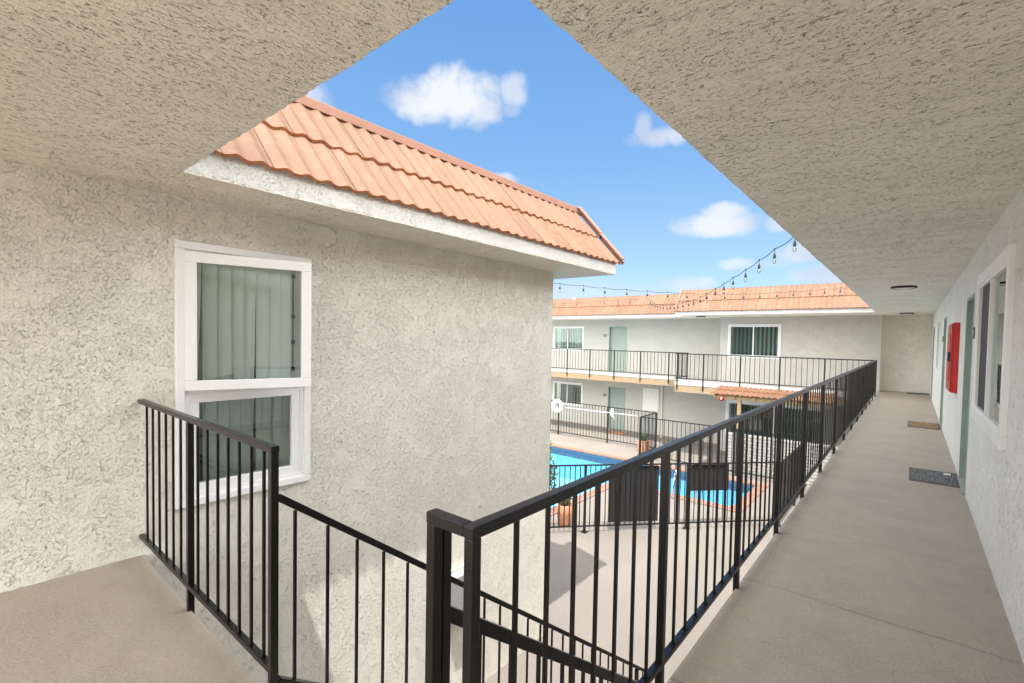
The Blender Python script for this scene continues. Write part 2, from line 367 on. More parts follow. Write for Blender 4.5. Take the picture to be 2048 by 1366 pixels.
def copy_tree(o, parent=None, loc=None):
    c = o.copy(); C.objects.link(c); c.parent = parent
    if loc is not None: c.location = loc
    for ch in list(o.children): copy_tree(ch, c)
    return c

# ---------------------------------------------------------------- dimensions
G = -2.75; CZ = 2.4376
XR = -.784; YD = .846; XL = -3.948; XW = .46
XS = -.855; YS = .923; XF = -3.35
FN = 17.2; FF = 18.4; WN = 18.9; WF = 20.0; YE = 19.6; YB = -2.4; YW = -.6; XT = 2.2
CX0 = 5.50; CXO = 6.2

# ---------------------------------------------------------------- ground, pool, decks
PX0, PX1, PX2 = -14.0, -6.85, -3.45      # pool corners (inner water line)
PY0, PYm, PY1 = 8.2, 12.85, 15.35
gm = MB(); BIG = 400; O = .30
hx = [-BIG, PX0 - O, PX1 + O, PX2 + O, BIG]; 
def rect(x0, x1, y0, y1, z=G): gm.add([(x0, y0, z), (x1, y0, z), (x1, y1, z), (x0, y1, z)], [(0, 1, 2, 3)])
rect(-BIG, BIG, -BIG, PY0 - O); rect(-BIG, BIG, PY1 + O, BIG); rect(-BIG, PX0 - O, PY0 - O, PY1 + O)
rect(PX1 + O, PX2 + O, PY0 - O, PYm - O); rect(PX2 + O, BIG, PY0 - O, PY1 + O)
struct('ground', gm, M['ground'])

pool = thing('swimming_pool', 'L-shaped swimming pool with red brick coping and blue tile band', 'swimming pool', (-5, 14, G))
z0, z1 = G - .03, G + .025
for mt_, bxs in ((M['coping_x'], [(PX0 - O, PX2 + O, PY1, PY1 + O), (PX1, PX2 + O, PYm - O, PYm), (PX0 - O, PX1 + O, PY0 - O, PY0)]), (M['coping_y'], [(PX2, PX2 + O, PYm, PY1), (PX1, PX1 + O, PY0, PYm - O), (PX0 - O, PX0, PY0, PY1)])):
    for q in bxs: cp = MB(); cp.box(*q, z0, z1); obj('brick_coping', cp, mt_, pool, bevel=.01)
zt, zb_ = G - .03, G - .30
for mt_, bxs in ((M['pooltile'], [(PX0, PX2, PY1, PY1 + .05), (PX1, PX2, PYm - .05, PYm)]), (M['pooltile_y'], [(PX2, PX2 + .05, PYm, PY1), (PX1, PX1 + .05, PY0, PYm - .05)])):
    for q in bxs: tb = MB(); tb.box(*q, zb_, zt); obj('tile_band', tb, mt_, pool)
bs = MB(); D = G - 1.15
outl = [(PX0, PY0), (PX1, PY0), (PX1, PYm), (PX2, PYm), (PX2, PY1), (PX0, PY1)]
bs.add([(x, y, D) for x, y in outl] + [(x, y, zb_) for x, y in outl], [(0, 1, 2, 3, 4, 5)] + [(i, (i + 1) % 6, 6 + (i + 1) % 6, 6 + i) for i in range(6)])
obj('basin', bs, M['basin'], pool)
wm = MB(); wm.add([(x, y, G - .10) for x, y in outl], [(0, 1, 2, 3, 4, 5)])
struct('water', wm, M['water'])
lad = MB()
rail = thing('pool_handrail', 'curved chrome handrail at the pool edge beside the half-height black panel', 'handrail', (-4.6, 12.6, G), 'chrome pool handrails')
def hoop(x):
    mb = MB(); pts = []
    for i in range(15):
        t = i / 14; a = math.pi * t
        pts.append((x, 12.45 + .55 * t + .0, G + .03 + .72 * math.sin(a * .93) ** .6 if i else G))
    pts[-1] = (x, 13.05, G - .35); mb.tube(pts, .024, 10); return mb
obj('rail_tube', hoop(-4.85), M['chrome'], rail, True); obj('rail_tube', hoop(-4.25), M['chrome'], rail, True)
st = MB()
for z in (-.3, -.6): st.box(-4.85, -4.25, 13.0, 13.09, G + z, G + z + .03)
obj('ladder_step', st, M['chrome'], rail)

# walkway decks (upper floor)
dk = MB(); dk.prism([(XL - 2, -5.5), (9, -5.5), (9, YW), (XW, YW), (XW, YE), (XR, YE), (XR, YD), (XL, YD), (XL, YB), (XL - 2, YB)], -.015, 0.0)  # includes an unseen terrace behind the camera, added to bounce sunlight under the roofs
struct('walkway_floor', dk, M['deck'])
sm = MB()
for y in (2.04, 3.23, 4.44, 5.62, 6.43, 7.9, 9.1, 10.4, 11.9, 13.4, 15.2, 17.1):
    n = 26; L_, R_ = XR + .004, XW - .002; ph = random.random() * 9; xs = [L_ + (R_ - L_) * i / n for i in range(n + 1)]
    k = random.uniform(.35, 1.0); xs = [x for x in xs if (x - L_) / (R_ - L_) <= k + .05] if random.random() < .5 else xs
    yy = [y + .006 * math.sin(x * 9 + ph) + random.uniform(-.002, .002) for x in xs]; wd = .0022
    for i in range(len(xs) - 1): sm.add([(xs[i], yy[i] - wd, .0035), (xs[i + 1], yy[i + 1] - wd, .0035), (xs[i + 1], yy[i + 1] + wd, .0035), (xs[i], yy[i] + wd, .0035)], [(0, 1, 2, 3)])
struct('floor_seams', sm, M['seam'])

# ---------------------------------------------------------------- outline with a hand-trowelled wobble
def wobble(pts, step=.012, amp=.0035, edges=None):
    out = []; n = len(pts)
    for i in range(n):
        a = Vector((*pts[i], 0)); b = Vector((*pts[(i + 1) % n], 0)); L = (b - a).length
        if edges is not None and i not in edges: out.append(pts[i]); continue
        k = max(1, int(L / step)); d = (b - a) / L; nn = Vector((-d.y, d.x, 0)); v = 0
        for j in range(k):
            if j: v = v * .6 + random.gauss(0, amp * .6); q = a + (b - a) * j / k + nn * max(-amp * 2, min(amp * 2, v))
            else: q = a
            out.append((q.x, q.y))
    return out

# ---------------------------------------------------------------- roof tiles
def tiled_slope(a, b, up, run, courses, tile_w=.30, waves=2, A=.023, lift=.036, name='roof_tiles', parent=None, thick=.021, rnd=.004, res=9, over=.03):
    """a->b along the eave, 'up' unit vector up the slope, run = slope length."""
    a, b, up = Vector(a), Vector(b), Vector(up).normalized(); d = (b - a).normalized(); nrm = d.cross(up).normalized()
    if nrm.z < 0: nrm = -nrm
    L = (b - a).length; nt_ = max(1, round(L / tile_w)); tw = L / nt_; ch = run / courses; mb = MB()
    for c in range(courses):
        for t in range(nt_):
            s0 = t * tw + .003; s1 = (t + 1) * tw - .002; j = random.uniform(-rnd, rnd); jb = random.uniform(-rnd, rnd); n = res * waves
            lowv = c * ch - over + jb; hiv = (c + 1) * ch + .02
            top, bot, up_t, up_b = [], [], [], []
            for i in range(n + 1):
                q = i / n; s = s0 + (s1 - s0) * q; h = A * (.5 - .5 * math.cos(2 * math.pi * (q * waves))) ** 1.25
                base = a + d * s
                top.append(base + up * lowv + nrm * (h + lift + j)); bot.append(base + up * (lowv) + nrm * (h + lift + j - thick))
                up_t.append(base + up * hiv + nrm * (h + .012)); up_b.append(base + up * hiv + nrm * (h + .012 - thick))
            N = n + 1; vs = top + bot + up_t + up_b; fs = []; mi = []
            for i in range(n):
                fs.append((i, i + 1, 2 * N + i + 1, 2 * N + i)); mi.append(0)
                fs.append((i, N + i, N + i + 1, i + 1)); mi.append(1)
                fs.append((N + i, 3 * N + i, 3 * N + i + 1, N + i + 1)); mi.append(1)
            fs += [(0, 2 * N, 3 * N, N), (n, N + n, 3 * N + n, 2 * N + n)]; mi += [0, 0]
            o = len(mb.v); mb.v += [tuple(x) for x in vs]; mb.f += [tuple(k + o for k in f) for f in fs]; mb.mi += mi
    return obj(name, mb, [M['tile'], M['tile_edge']], parent, smooth=False)

def window_unit(parent, axis, plane, out, a0, a1, z0, z1, trim=.07, sill=.0, mull=None, glassm='glass_far', left='blind', right='blind', left_pane_screen=False, slat=.085, gap=.015, name='window', rec=.05, tm='vinyl', open_frac=0):
    """window in a wall; axis 'x' = wall runs along x at y=plane; out = outward sign along the normal."""
    def B(mb, a, b, d0, d1, za, zb):
        if axis == 'x': mb.box(a, b, plane + out * d0, plane + out * d1, za, zb)
        else: mb.box(plane + out * d0, plane + out * d1, a, b, za, zb)
    t = trim; base = MB(); B(base, a0 - t, a1 + t, -.02, .028, z1, z1 + t); B(base, a0 - t, a1 + t, -.02, .028, z0 - t, z0); B(base, a0 - t, a0, -.02, .028, z0, z1); B(base, a1, a1 + t, -.02, .028, z0, z1)
    win = obj(name, base, M[tm], parent, bevel=.004)
    f = MB(); w_ = .028
    B(f, a0, a1, -rec, .018, z1 - w_, z1); B(f, a0, a1, -rec, .018, z0, z0 + w_); B(f, a0, a0 + w_, -rec, .018, z0 + w_, z1 - w_); B(f, a1 - w_, a1, -rec, .018, z0 + w_, z1 - w_)
    if mull is not None: B(f, mull - .022, mull + .022, -rec, .022, z0 + w_, z1 - w_)
    obj('frame', f, M['vinyl'], win)
    parts = [(a0 + w_, (mull - .022) if mull is not None else a1 - w_, left)]
    if mull is not None: parts.append((mull + .022, a1 - w_, right))
    for i, (p0, p1, bl) in enumerate(parts):
        g = MB(); B(g, p0, p1, -.006, -.002, z0 + w_, z1 - w_)
        obj('insect_screen' if (bl == 'screen') else 'pane', g, M['screen_grey'] if bl == 'screen' else M[glassm], win)
        if bl and bl != 'screen':
            sl_ = MB(); x = p0 + .01; off = -.14
            while x < p1 - .01:
                e = min(x + slat, p1); yaw = .012 + random.uniform(-.008, .02)
                if axis == 'x': vs = [(x, plane + out * (off - yaw), z0), (e, plane + out * (off + yaw), z0), (e, plane + out * (off + yaw), z1), (x, plane + out * (off - yaw), z1)]
                else: vs = [(plane + out * (off - yaw), x, z0), (plane + out * (off + yaw), e, z0), (plane + out * (off + yaw), e, z1), (plane + out * (off - yaw), x, z1)]
                sl_.add(vs, [(0, 1, 2, 3)]); x = e + gap
            obj('blinds', sl_, M[bl], win)
    bk = MB(); B(bk, a0 - .02, a1 + .02, -.62, -.60, z0 - .02, z1 + .02); obj('room_behind', bk, M['interior'], win)
    return win

def wall_y(mb, y, th, x0, x1, z0, z1, holes=()):
    """wall facing -y with its face at y; holes = (xa, xb, za, zb)"""
    hs = sorted(holes); x = x0
    xs = sorted(set([x0, x1] + [v for h in hs for v in h[:2]]))
    for a, b in zip(xs[:-1], xs[1:]):
        hh = sorted([h for h in hs if h[0] <= a + 1e-6 and h[1] >= b - 1e-6], key=lambda h: h[2]); z = z0
        for h in hh:
            if h[2] > z + 1e-4: mb.box(a, b, y, y + th, z, h[2])
            z = h[3]
        if z < z1 - 1e-4: mb.box(a, b, y, y + th, z, z1)
def wall_x(mb, x, th, y0, y1, z0, z1, holes=()):
    ys = sorted(set([y0, y1] + [v for h in holes for v in h[:2]]))
    for a, b in zip(ys[:-1], ys[1:]):
        hh = sorted([h for h in holes if h[0] <= a + 1e-6 and h[1] >= b - 1e-6], key=lambda h: h[2]); z = z0
        for h in hh:
            if h[2] > z + 1e-4: mb.box(x, x + th, a, b, z, h[2])
            z = h[3]
        if z < z1 - 1e-4: mb.box(x, x + th, a, b, z, z1)

def door_unit(parent, axis, plane, out, a0, a1, z0, z1, rec=.10, knob_side=1, peep=True, label=None):
    def B(mb, a, b, d0, d1, za, zb):
        if axis == 'x': mb.box(a, b, plane + out * d0, plane + out * d1, za, zb)
        else: mb.box(plane + out * d0, plane + out * d1, a, b, za, zb)
    lf = MB(); B(lf, a0 + .035, a1 - .035, -rec - .045, -rec, z0, z1 - .035)
    d = obj('door', lf, M['door'], parent, bevel=.003)
    if label: d['label'] = label
    fr = MB(); B(fr, a0, a0 + .035, -.16, .006, z0, z1); B(fr, a1 - .035, a1, -.16, .006, z0, z1); B(fr, a0 + .035, a1 - .035, -.16, .006, z1 - .035, z1)
    obj('frame', fr, M['frame_green'], d)
    kx = a0 + .10 if knob_side < 0 else a1 - .10
    def P(a, dd, z): return (a, plane + out * dd, z) if axis == 'x' else (plane + out * dd, a, z)
    for nm, zz, r in (('handle', z0 + .98, .028), ('deadbolt', z0 + 1.12, .022)):
        k = MB(); k.tube([P(kx, -rec, zz), P(kx, -rec + .02, zz), P(kx, -rec + .025, zz), P(kx, -rec + .06, zz)], [r * .5, r * .5, r, r * .8], 12); obj(nm, k, M['chrome'], d, True)
    if peep:
        k = MB(); k.tube([P((a0 + a1) / 2, -rec, z0 + 1.52), P((a0 + a1) / 2, -rec + .012, z0 + 1.52)], .014, 10); obj('peephole', k, M['black'], d)
    return d

def number_plaque(axis, plane, out, a, z, text, label):
    p = thing('number_sign', label, 'sign', (a, plane, z) if axis == 'x' else (plane, a, z), 'unit number plaques')
    mb = MB(); W2, H2 = .075, .055
    if axis == 'x': mb.box(a - W2, a + W2, plane, plane + out * .012, z - H2, z + H2)
    else: mb.box(plane, plane + out * .012, a - W2, a + W2, z - H2, z + H2)
    obj('plate', mb, M['plaque'], p, bevel=.002)
    cu = bpy.data.curves.new('digits', 'FONT'); cu.body = text; cu.size = .075; cu.align_x = 'CENTER'; cu.align_y = 'CENTER'; cu.extrude = .001
    to = bpy.data.objects.new('tmp', cu); C.objects.link(to); dg = bpy.context.evaluated_depsgraph_get(); me = bpy.data.meshes.new_from_object(to.evaluated_get(dg)); bpy.data.objects.remove(to)
    rot = Matrix.Rotation(math.pi / 2, 4, 'X') if axis == 'x' else Matrix.Rotation(-math.pi / 2, 4, 'Z') @ Matrix.Rotation(math.pi / 2, 4, 'X')
    me.transform(rot); me.materials.clear(); me.materials.append(M['digit'])
    o = bpy.data.objects.new('digits', me); C.objects.link(o); o.parent = p; o.location = (0, out * .0145, 0) if axis == 'x' else (out * .0145, 0, 0)
    return p

# ================================================================= LEFT WING
lw = thing('apartment_wing', 'cream stucco wing on the left with tiled mansard and open casement window', 'building', (XL, 3, G))
WY0, WY1, WZ0, WZ1 = 1.09, 1.935, .315, 2.075
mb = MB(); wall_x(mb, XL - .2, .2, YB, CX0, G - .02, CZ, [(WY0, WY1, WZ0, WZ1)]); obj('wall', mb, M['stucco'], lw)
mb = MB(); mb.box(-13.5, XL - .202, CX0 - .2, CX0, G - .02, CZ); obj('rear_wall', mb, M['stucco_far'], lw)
mb = MB(); pts = [(XF, YS), (XF, CXO), (-13.5, CXO), (-13.5, CX0 - .25), (XL - .25, CX0 - .25), (XL - .25, YS)]
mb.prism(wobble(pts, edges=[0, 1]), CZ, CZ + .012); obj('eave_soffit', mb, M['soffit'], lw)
mb = MB(); mb.prism([(XF, YS - 1.2), (XF, CXO), (-13.5, CXO), (-13.5, CX0 - .2), (XL - .2, CX0 - .2), (XL - .2, YS - 1.2)], CZ + .0125, CZ + .185); obj('fascia', mb, M['fascia'], lw)
s = Vector((-.745, 0, .84)); run = s.length
tiled_slope((XF, -1.0, CZ + .155), (XF, CXO + .06, CZ + .155), s, run, 2, parent=lw)
mb = MB(); mb.box(-13.4, XF - .06, CXO - .02, CXO + .01, CZ + .186, CZ + .188)
mb.add([(XF + .0, CXO - .01, CZ + .186), (XF - .745, CXO - .01, 3.44), (-13.4, CXO - .01, 3.44), (-13.4, CXO - .01, CZ + .186)], [(0, 1, 2, 3)])
mb.add([(XF - .745, -1, 3.43), (XF - .745, CXO - .01, 3.43), (-13.4, CXO - .01, 3.43), (-13.4, -1, 3.43)], [(0, 1, 2, 3)]); obj('roof_deck', mb, M['cap'], lw)
mb = MB(); tx = XF - .745
mb.box(tx - .12, tx + .012, -1.0, CXO + .22, 3.448, 3.515); mb.box(tx - .02, tx + .05, -1.0, CXO + .22, 3.43, 3.447 + .068); obj('ridge_cap', mb, M['cap'], lw, bevel=.006)
# rake tiles down the end edge
mb = MB()
for k in range(2):
    a = Vector((XF + .05, CXO + .07, CZ + .19)) + s * (k * .5); b = a + s * .53 + Vector((0, 0, -.012 if k == 0 else 0))
    mb.bar(a + Vector((.03, 0, .035)), b + Vector((.03, 0, .035)), .085, .016, up=(.75, 0, .66)); mb.bar(a + Vector((.0, .06, -.02)), b + Vector((.0, .06, -.02)), .014, .05, up=(.75, 0, .66))
obj('rake_tile', mb, M['cap'], lw)

# left window: fixed lower sash, upper casement swung open
trim = MB()
def BX(mb, d0, d1, a, b, za, zb): mb.box(XL + d0, XL + d1, a, b, za, zb)
T = .055
BX(trim, -.02, .03, WY0 - T, WY1 + T, WZ1, WZ1 + T); BX(trim, -.02, .03, WY0 - T, WY1 + T, WZ0 - T, WZ0); BX(trim, -.02, .03, WY0 - T, WY0, WZ0, WZ1); BX(trim, -.02, .03, WY1, WY1 + T, WZ0, WZ1)
lwin = obj('window', trim, M['vinyl'], lw, bevel=.006); lwin['label'] = 'tall white window with its upper casement swung open above the railing'
fr = MB(); w_ = .03
BX(fr, -.09, .012, WY0, WY1, WZ1 - w_, WZ1); BX(fr, -.09, .012, WY0, WY1, WZ0, WZ0 + w_); BX(fr, -.09, .012, WY0, WY0 + w_, WZ0 + w_, WZ1 - w_); BX(fr, -.09, .012, WY1 - w_, WY1, WZ0 + w_, WZ1 - w_)
BX(fr, -.09, .010, WY0 + w_, WY1 - w_, 1.055, 1.10); obj('frame', fr, M['vinyl'], lwin, bevel=.003)
sash = MB(); s0, s1, q0, q1 = WY0 + .03, WY1 - .03, WZ0 + .03, 1.055; e = .062
BX(sash, -.05, .004, s0, s1, q1 - e, q1); BX(sash, -.05, .004, s0, s1, q0, q0 + e); BX(sash, -.05, .004, s0, s0 + e, q0 + e, q1 - e); BX(sash, -.05, .004, s1 - e, s1, q0 + e, q1 - e)
obj('lower_sash', sash, M['vinyl'], lwin, bevel=.003)
g = MB(); BX(g, -.032, -.026, s0 + e, s1 - e, q0 + e, q1 - e); obj('lower_pane', g, M['glass'], lwin)
# open casement: hinge at (XL+.03, 1.085), free edge towards the viewer
hA = Vector((XL + .035, 1.085, 0)); hB = Vector((-3.67, 1.865, 0)); dd = (hB - hA).normalized(); nn = Vector((dd.y, -dd.x, 0)); Lw = (hB - hA).length
def SB(mb, t0, t1, za, zb, d0=-.0, d1=.045, mi=0):
    P_ = [hA + dd * t0 - nn * d1, hA + dd * t1 - nn * d1, hA + dd * t1 - nn * d0, hA + dd * t0 - nn * d0]
    mb.prism([(p.x, p.y) for p in P_], za, zb)
zA, zB = 1.085, 2.058; e = .072
cs = MB(); SB(cs, 0, Lw, zB - e, zB); SB(cs, 0, Lw, zA, zA + e); SB(cs, 0, e, zA + e, zB - e); SB(cs, Lw - e, Lw, zA + e, zB - e)
csh = obj('casement_sash', cs, M['vinyl'], lwin, bevel=.004)
g = MB(); SB(g, e, Lw - e, zA + e, zB - e, .018, .024); obj('casement_pane', g, M['glass'], lwin)
hw = MB(); SB(hw, Lw - .13, Lw - .12, 1.2, 1.95, .05, .055)
for z in (1.21, 1.42, 1.62, 1.93): SB(hw, Lw - .135, Lw - .11, z, z + .03, .05, .062)
obj('latch_rod', hw, M['black'], lwin)
# vertical blinds just behind
def vane(y0, y1, t0=0, bottom=.36, top=2.06, curl=.012):
    mb = MB(); x = XL - .115; mb.add([(x - curl, y0, bottom), (x + curl, y1 + t0, bottom), (x + curl, y1, top), (x - curl, y0, top)], [(0, 1, 2, 3)]); return mb
bl = MB(); y = 1.06; k = 0
while y < 1.98:
    gp = .010 if k % 3 else .006; lean = 0
    if k == 1: lean = -.055
    if k == 5: lean = -.03
    v_ = vane(y, y + .084, lean, curl=random.uniform(.004, .030)); bl.add(v_.v, v_.f); y += .084 + gp; k += 1
obj('blinds', bl, M['blind'], lwin)
bk = MB(); BX(bk, -.62, -.60, .9, 2.1, .2, 2.2); BX(bk, -.6, -.2, .88, .9, .2, 2.2); BX(bk, -.6, -.2, 2.1, 2.12, .2, 2.2); obj('room_behind', bk, M['interior'], lwin)

ub = thing('utility_box', 'small light grey utility box low on the left wall seen through the stair rails', 'utility box', (XL, 3.8, -1.3))
mb = MB(); mb.box(XL, XL + .15, 3.50, 3.86, -1.60, -1.16); obj('box', mb, M['box_grey'], ub, bevel=.006)
mb = MB(); mb.box(XL, XL + .03, 3.48, 3.88, -1.158, -1.128); obj('top_flange', mb, M['cream_trim'], ub, bevel=.004)

# ================================================================= WALKWAY WING
ww = thing('apartment_wing', 'long walkway wing on the right with white windows and sage green doors', 'building', (XW, 8, G))
W1 = (4.18, 5.84, .955, 2.04); D1 = (6.50, 7.30, 0.0, 2.03); D2 = (11.42, 12.25, 0.0, 2.03); W2 = (13.1, 14.9, .955, 2.05); D3 = (17.35, 18.15, 0, 2.03)
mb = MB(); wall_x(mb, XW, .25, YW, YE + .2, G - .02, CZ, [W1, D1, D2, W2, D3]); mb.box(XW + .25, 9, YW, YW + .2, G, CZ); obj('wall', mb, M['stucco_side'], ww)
pts = [(XS, YB), (XT, YB), (XT, YW), (XW, YW), (XW, YE), (XS, YE)]
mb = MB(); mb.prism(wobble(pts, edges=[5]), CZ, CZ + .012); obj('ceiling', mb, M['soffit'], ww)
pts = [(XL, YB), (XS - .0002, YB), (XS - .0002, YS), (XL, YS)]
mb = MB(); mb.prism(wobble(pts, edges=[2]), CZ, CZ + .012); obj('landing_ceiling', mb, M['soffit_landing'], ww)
mb = MB(); mb.prism([(XL - .1, YB), (XT, YB), (XT, YW), (XW + .3, YW), (XW + .3, YE), (XS, YE), (XS, YS), (XL - .1, YS)], CZ + .0125, CZ + .185); obj('fascia', mb, M['fascia'], ww)
tiled_slope((XS, YE, CZ + .155), (XS, YS - .5, CZ + .155), (.745, 0, .84), run, 2, parent=ww)
mb = MB(); mb.box(XS + .74, XS + .88, YS - 1, YE, 3.44, 3.51); obj('ridge_cap', mb, M['cap'], ww)
mb = MB(); mb.box(XS + .76, 8, YW, YE, 3.40, 3.43); mb.box(XL - 6, XS + .76, YB + .8, YS - .35, 3.40, 3.43); obj('roof_deck', mb, M['cap'], ww)
mb = MB(); mb.prism([(XL, -5.5), (9, -5.5), (9, YW), (XW, YW), (XW, YE), (XR + .005, YE), (XR + .005, YD - .005), (XL, YD - .005)], -.30, -.0155); obj('walkway_slab', mb, M['concrete_edge'], ww)  # slab also runs under the added bounce-light terrace
w1 = window_unit(ww, 'y', XW, -1, *W1, trim=.085, mull=5.02, glassm='glass', left=None, right='screen', rec=.06)
w1['label'] = 'nearest white sliding window in the right wall with black screen'
w2 = window_unit(ww, 'y', XW, -1, *W2, trim=.085, mull=14.0, glassm='glass_clear', left='blind_wh', right='screen'); w2['label'] = 'second white window farther along the right wall'
door_unit(ww, 'y', XW, -1, *D1, label='nearest sage green door in the right wall'); door_unit(ww, 'y', XW, -1, *D2, label='second sage green door along the right wall'); door_unit(ww, 'y', XW, -1, *D3, label='last sage green door at the far end')
for dd_ in (D1, D2, D3):
    mb = MB(); mb.box(XW - .02, XW + .1, dd_[0] + .02, dd_[1] - .02, 0.0, .022); obj('threshold', mb, M['box_grey'], ww)

# fire cabinet
fc = thing('fire_cabinet', 'bright red fire extinguisher cabinet on the right wall between the doors', 'cabinet', (XW, 8.6, .9))
cd = .06
mb = MB(); mb.box(XW - cd, XW, 8.2, 9.05, .90, 1.80); body = obj('box', mb, M['red'], fc, bevel=.006)
mb = MB(); mb.box(XW - cd - .018, XW - cd - .001, 8.21, 9.04, .91, 1.79); dr = obj('cabinet_door', mb, M['red_dark'], fc, bevel=.004)
mb = MB(); mb.box(XW - cd - .026, XW - cd - .0185, 8.36, 8.90, 1.05, 1.66); obj('inset_panel', mb, M['red'], dr)
mb = MB(); mb.box(XW - cd - .045, XW - cd - .019, 8.26, 8.30, 1.30, 1.42); obj('handle', mb, M['black'], dr)

# door mats
def mat_at(x0, x1, y0, y1, z, mt, label, border=None):
    o = thing('door_mat', label, 'door mat', ((x0 + x1) / 2, (y0 + y1) / 2, z), 'door mats')
    mb = MB(); mb.box(x0, x1, y0, y1, z + .001, z + .010); obj('backing', mb, border or M['mat_dark'], o, bevel=.003)
    mb = MB(); mb.box(x0 + .025, x1 - .025, y0 + .025, y1 - .025, z + .0102, z + .014); obj('pile', mb, mt, o)
    return o
mat_at(.02, .45, 6.82, 7.52, 0, M['mat_grey'], 'grey striped door mat at the nearest door')
mt = MB(); mt.box(.33, .39, 7.34, 7.42, .0145, .0165); tag(obj('paper_tag', mt, M['white']), 'small white paper tag lying on the grey striped door mat', 'tag')
mat_at(-.02, .44, 11.28, 12.10, 0, M['mat_tan'], 'tan patterned door mat at the second door along the walkway')
mat_at(-.08, .45, 18.9, 19.45, 0, M['mat_dark'], 'dark door mat at the far end of the walkway')
mat_at(-10.6, -9.9, 19.35, 19.8, G, M['mat_orange'], 'orange-brown door mat at the ground floor door across the pool', M['mat_orange'])

# ceiling lights
def disc_light(x, y, z, label):
    o = thing('ceiling_light', label, 'ceiling light', (x, y, z), 'round black ceiling lights')
    mb = MB(); mb.lathe((x, y, z), [(.001, 0), (.165, 0), (.168, -.028), (.150, -.034), (.148, -.026)], 36); obj('rim', mb, M['black'], o, True)
    mb = MB(); mb.lathe((x, y, z), [(.148, -.027), (.10, -.034), (.001, -.036)], 36); obj('lens', mb, M['lens'], o, True)
disc_light(-.14, 9.8, CZ, 'nearer round black-rimmed light on the walkway ceiling')
disc_light(-.16, 17.85, CZ, 'round black-rimmed light at the far end of the walkway ceiling')
disc_light(-6.15, 18.05, CZ, 'round black light under the eave across the courtyard')

# ================================================================= FAR WING
fw = thing('apartment_wing', 'two-storey wing across the pool with tiled mansard and balcony walkway', 'building', (-7, 19, G))
XN = -5.68; XQ = -6.75; XLF = -20
FW_up = (-5.33, -3.68, 1.0, 2.09)                    # upper near window
FW_lo = (-5.30, -2.3, -1.95, -.77)                   # ground window behind the block wall
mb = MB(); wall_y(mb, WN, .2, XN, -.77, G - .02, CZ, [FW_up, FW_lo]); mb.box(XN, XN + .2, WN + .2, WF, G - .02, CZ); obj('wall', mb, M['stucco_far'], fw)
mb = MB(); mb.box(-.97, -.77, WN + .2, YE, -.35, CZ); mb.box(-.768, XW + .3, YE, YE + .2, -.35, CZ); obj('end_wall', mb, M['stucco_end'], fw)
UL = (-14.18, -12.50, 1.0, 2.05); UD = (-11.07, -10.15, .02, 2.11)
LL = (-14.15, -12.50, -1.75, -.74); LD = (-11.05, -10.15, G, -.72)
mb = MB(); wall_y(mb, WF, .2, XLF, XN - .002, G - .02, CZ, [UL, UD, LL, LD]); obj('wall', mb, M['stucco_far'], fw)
window_unit(fw, 'x', WN, -1, *FW_up, trim=.075, mull=-4.52, left='blind_dark', right='blind_wh', slat=.07, gap=.07)['label'] = 'white window on the upper floor above the tiled canopy'
window_unit(fw, 'x', WN, -1, *FW_lo, trim=.10, mull=-3.75, left='blind_dark', right='blind', slat=.09, gap=.02)['label'] = 'ground floor window under the tiled canopy'
window_unit(fw, 'x', WF, -1, *UL, trim=.075, mull=-13.38, left='blind', right='blind', slat=.08, gap=.02)['label'] = 'upper floor window at the left of the far wing'
window_unit(fw, 'x', WF, -1, *LL, trim=.075, mull=-13.35, left='blind_wh', right='blind_wh', slat=.035, gap=.055)['label'] = 'ground floor window behind the life ring'
door_unit(fw, 'x', WF, -1, *UD, knob_side=-1, label='sage green door on the upper balcony'); door_unit(fw, 'x', WF, -1, *LD, knob_side=-1, label='sage green door on the ground floor')
# plain access panel beside the ground door
mb = MB(); mb.box(-9.28, -8.55, WF - .02, WF + .0, -1.62, -.64); ap = obj('access_panel', mb, M['white'], fw, bevel=.004)
mb = MB(); mb.box(-9.30, -8.53, WF - .028, WF - .0, -.64, -.61); mb.box(-8.55, -8.52, WF - .028, WF, -1.62, -.64); mb.box(-9.30, -8.53, WF - .028, WF, -1.65, -1.62); obj('panel_trim', mb, M['cream_trim'], ap)
mb = MB(); mb.box(-8.40, -8.34, WF - .06, WF, G, -.33); obj('pipe_chase', mb, M['cream_trim'], fw)
mb = MB(); mb.box(XLF, XN - .01, WF - .012, WF - .001, G, G + .10); mb.box(XN, -.8, WN - .012, WN - .001, G, G + .10); obj('shadow_dirt_band', mb, M['seam'], fw)  # dark strip painting the shadow and dirt band along the wall foot
mb = MB(); mb.box(XN - .02, -.80, WN - .014, WN - .001, .001, .07); mb.box(XQ - 1, XN - .01, WF - .014, WF - .001, .001, .12); obj('base_shade_strip', mb, M['concrete_edge'], fw)  # grey strip standing in for shade along the balcony wall foot
# balcony slabs
mb = MB(); mb.box(XQ, XR - .005, FN, WN, -.11, 0); mb.box(XQ, XN, WN + .001, WF, -.11, 0); mb.box(XLF, XQ - .001, FF, WF, -.05, 0); obj('balcony_floor', mb, M['concrete_edge'], fw)
mb = MB(); mb.box(XQ - .0, XR, FN + .012, FN + .10, -.37, -.111); mb.box(XLF, XQ, FF + .012, FF + .09, -.30, -.051); mb.box(XQ, XQ + .09, FN + .101, FF + .4, -.37, -.111); obj('balcony_beam', mb, M['wood'], fw)
mb = MB(); mb.box(XQ + .1, XR, FN + .11, WN, -.20, -.112); mb.box(XLF, XQ, FF + .1, WF, -.20, -.052); obj('balcony_underside', mb, M['soffit'], fw)
